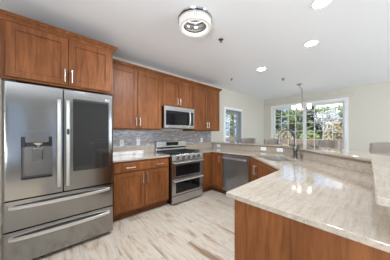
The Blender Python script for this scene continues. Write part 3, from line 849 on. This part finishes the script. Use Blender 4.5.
# ---- chandelier
t = thing('chandelier', 'nickel chandelier with five lit white glass shades by the window', 'chandelier', (5.20, 1.42, 0))
qx, qy = -.075 * .744, .075 * .668
MB().lathe([(0, CZ - .03), (.03, CZ - .028), (.062, CZ - .008), (.065, CZ - .0005), (0, CZ - .0005)], 28, (qx, qy, 0)).obj('canopy', GUN, t)
MB().tube([(qx, qy, CZ - .028), (qx * .8, qy * .8, CZ - .06), (qx * .25, qy * .25, CZ - .11), (0, 0, CZ - .17), (0, 0, 2.06)], .007, 10).obj('stem', GUN, t)
MB().lathe([(0, 1.90), (.018, 1.905), (.035, 1.93), (.03, 1.98), (.016, 2.02), (.012, 2.08), (0, 2.08)], 24).obj('hub', NICKEL, t)
for k in range(5):
    a = R(-41.9 + 72 * k); c_, s_ = math.cos(a), math.sin(a)
    P = [(.02, 1.945), (.08, 1.915), (.15, 1.915), (.195, 1.940), (.20, 1.975)]
    MB().tube([(r * c_, r * s_, z) for r, z in P], .008, 8).obj('arm', NICKEL, t)
    MB().lathe([(0, 1.972), (.036, 1.974), (.046, 1.984), (.052, 2.082), (.048, 2.082), (.040, 1.994), (0, 1.984)], 24, (.20 * c_, .20 * s_, 0)).obj('shade', SHADE, t)

# ================================================================ the garden outside
tag(MB().box(WX + .2, 60, -40, 60, -.5, -.3).obj('lawn', GRASS), 'pale green lawn outside the windows', 'lawn', kind='stuff')
def fence(p0, p1, label):
    p0, p1 = Vector(p0), Vector(p1); L = (p1 - p0).length; a = math.atan2(p1.y - p0.y, p1.x - p0.x)
    t = thing('fence', label, 'fence', (p0.x, p0.y, -.3), a)
    m = MB(); x = 0
    while x < L - .1:
        m.box(x, min(x + .135, L), -.012, .012, .08, 1.32); x += .145
    m.obj('boards', FENCE, t)
    x = 0
    while x <= L + .01: MB().box(x - .05, x + .05, .014, .11, 0, 1.4).obj('post', FENCE, t); x += L / 8
fence((10.2, -4, 0), (10.2, 8.5, 0), 'low reddish brown board fence across the garden')
def leafcloud(mb, c, rad, n, size, rng, flat=1.0):
    for _ in range(n):
        while True:
            p = Vector((rng.uniform(-1, 1), rng.uniform(-1, 1), rng.uniform(-1, 1)))
            if .35 < p.length < 1: break
        q = Vector((c[0] + p.x * rad[0], c[1] + p.y * rad[1], c[2] + p.z * rad[2]))
        u = Vector((rng.gauss(0, 1), rng.gauss(0, 1), rng.gauss(0, 1))).normalized(); v = u.orthogonal().normalized(); s_ = size * rng.uniform(.6, 1.3)
        vs = [mb.bm.verts.new(q + u * s_), mb.bm.verts.new(q + v * s_ * .45), mb.bm.verts.new(q - u * s_), mb.bm.verts.new(q - v * s_ * .45)]
        mb.bm.faces.new(vs)
def tree(kind, x, y, h, w, label, leaf, seed, group=None, bare=False):
    rng = random.Random(seed)
    t = thing(kind, label, 'tree', (x, y, -.296), 0, group)
    tr = MB(); tr.tube([(0, 0, 0), (.05, .03, h * .4), (0, .06, h * .85)], [.16 * w / 2, .12 * w / 2, .03], 8)
    m = MB()
    if kind == 'conifer_tree':
        for k in range(14):
            f = k / 13; z = h * (.12 + .85 * f); r_ = w * (1 - f) ** .8 * .55 + .12
            leafcloud(m, (0, 0, z), (r_, r_, h * .05), int(120 * (1.1 - f * .7)), .17, rng)
    else:
        for k in range(16):
            a = rng.uniform(0, 6.28); z = h * rng.uniform(.42, .97); r_ = w * .5 * rng.uniform(.2, 1)
            e = (r_ * math.cos(a), r_ * math.sin(a), z)
            tr.tube([(0.03, .03, h * .33), (e[0] * .5, e[1] * .5, h * .33 + (z - h * .33) * .6), e], [.05, .035, .012], 6)
            leafcloud(m, e, (w * .22, w * .22, h * .10), 60 if bare else 110, .10 if bare else .14, rng)
    tr.obj('trunk', BARK, t); m.obj('foliage', leaf, t)
def shrub(x, y, h, w, label, leaf, seed, group=None):
    rng = random.Random(seed); t = thing('shrub', label, 'shrub', (x, y, -.294), 0, group)
    st_ = MB()
    for k in range(6):
        a = rng.uniform(0, 6.28); st_.tube([(0, 0, 0), (w * .2 * math.cos(a), w * .2 * math.sin(a), h * .7)], [.025, .01], 6)
    st_.obj('stem', BARK, t)
    m = MB(); leafcloud(m, (0, 0, h * .55), (w * .5, w * .5, h * .48), 900, .11, rng); m.obj('foliage', leaf, t)
tree('conifer_tree', 13.5, 5.35, 5.3, 1.6, 'dark evergreen behind the left half of the window', LEAF_DARK, 1)
tree('leafy_tree', 18.5, 6.0, 4.2, 2.6, 'green leafy tree in the left half of the wide window between two evergreens', LEAF_GREEN, 2)
tree('conifer_tree', 14.6, 3.6, 5.6, 1.6, 'dark evergreen just left of the central window mullion', LEAF_DARK, 3)
tree('blossom_tree', 14.9, 2.7, 3.1, 1.7, 'pale whitish small tree right of the window centre', LEAF_PALE, 4, bare=True)
tree('conifer_tree', 15.4, 1.35, 4.3, 1.7, 'evergreen behind the right edge of the window', LEAF_DARK, 5)
tree('leafy_tree', 22.0, 3.6, 4.3, 4.2, 'wide green leafy tree farthest back in the right half of the window', LEAF_GREEN, 6)
for i, (x, y, h, w_, lf, lb) in enumerate(((11.6, 5.75, 1.7, 1.0, LEAF_GREEN, 'green shrub behind the fence at the far left of the window'), (11.4, 4.1, 1.9, 1.0, LEAF_TAN, 'tan shrub behind the fence, left half of the window'),
        (11.4, 2.75, 1.75, 1.1, LEAF_GREEN, 'green shrub behind the fence near the window centre'), (11.5, 1.6, 2.15, 1.1, LEAF_TAN, 'tan shrub behind the fence right of the window centre'))):
    shrub(x, y, h, w_, lb, lf, 20 + i, 'shrubs behind the garden fence')
hg = MB(); leafcloud(hg, (0, 0, 1.25), (.55, 6.2, 1.05), 5200, .13, random.Random(50))
st_ = thing('hedge', 'long green hedge across the back of the garden behind the shrubs', 'hedge', (19.6, 2.4, -.3))
hg.obj('foliage', LEAF_GREEN, st_)
for k in range(9): MB().tube([(0, -5.6 + k * 1.4, 0), (.03, -5.55 + k * 1.4, 1.5)], [.04, .015], 6).obj('stem', BARK, st_)
tree('conifer_tree', 14.6, 10.4, 6.5, 4.2, 'broad green conifer seen through the glazed door', LEAF_GREEN, 7)
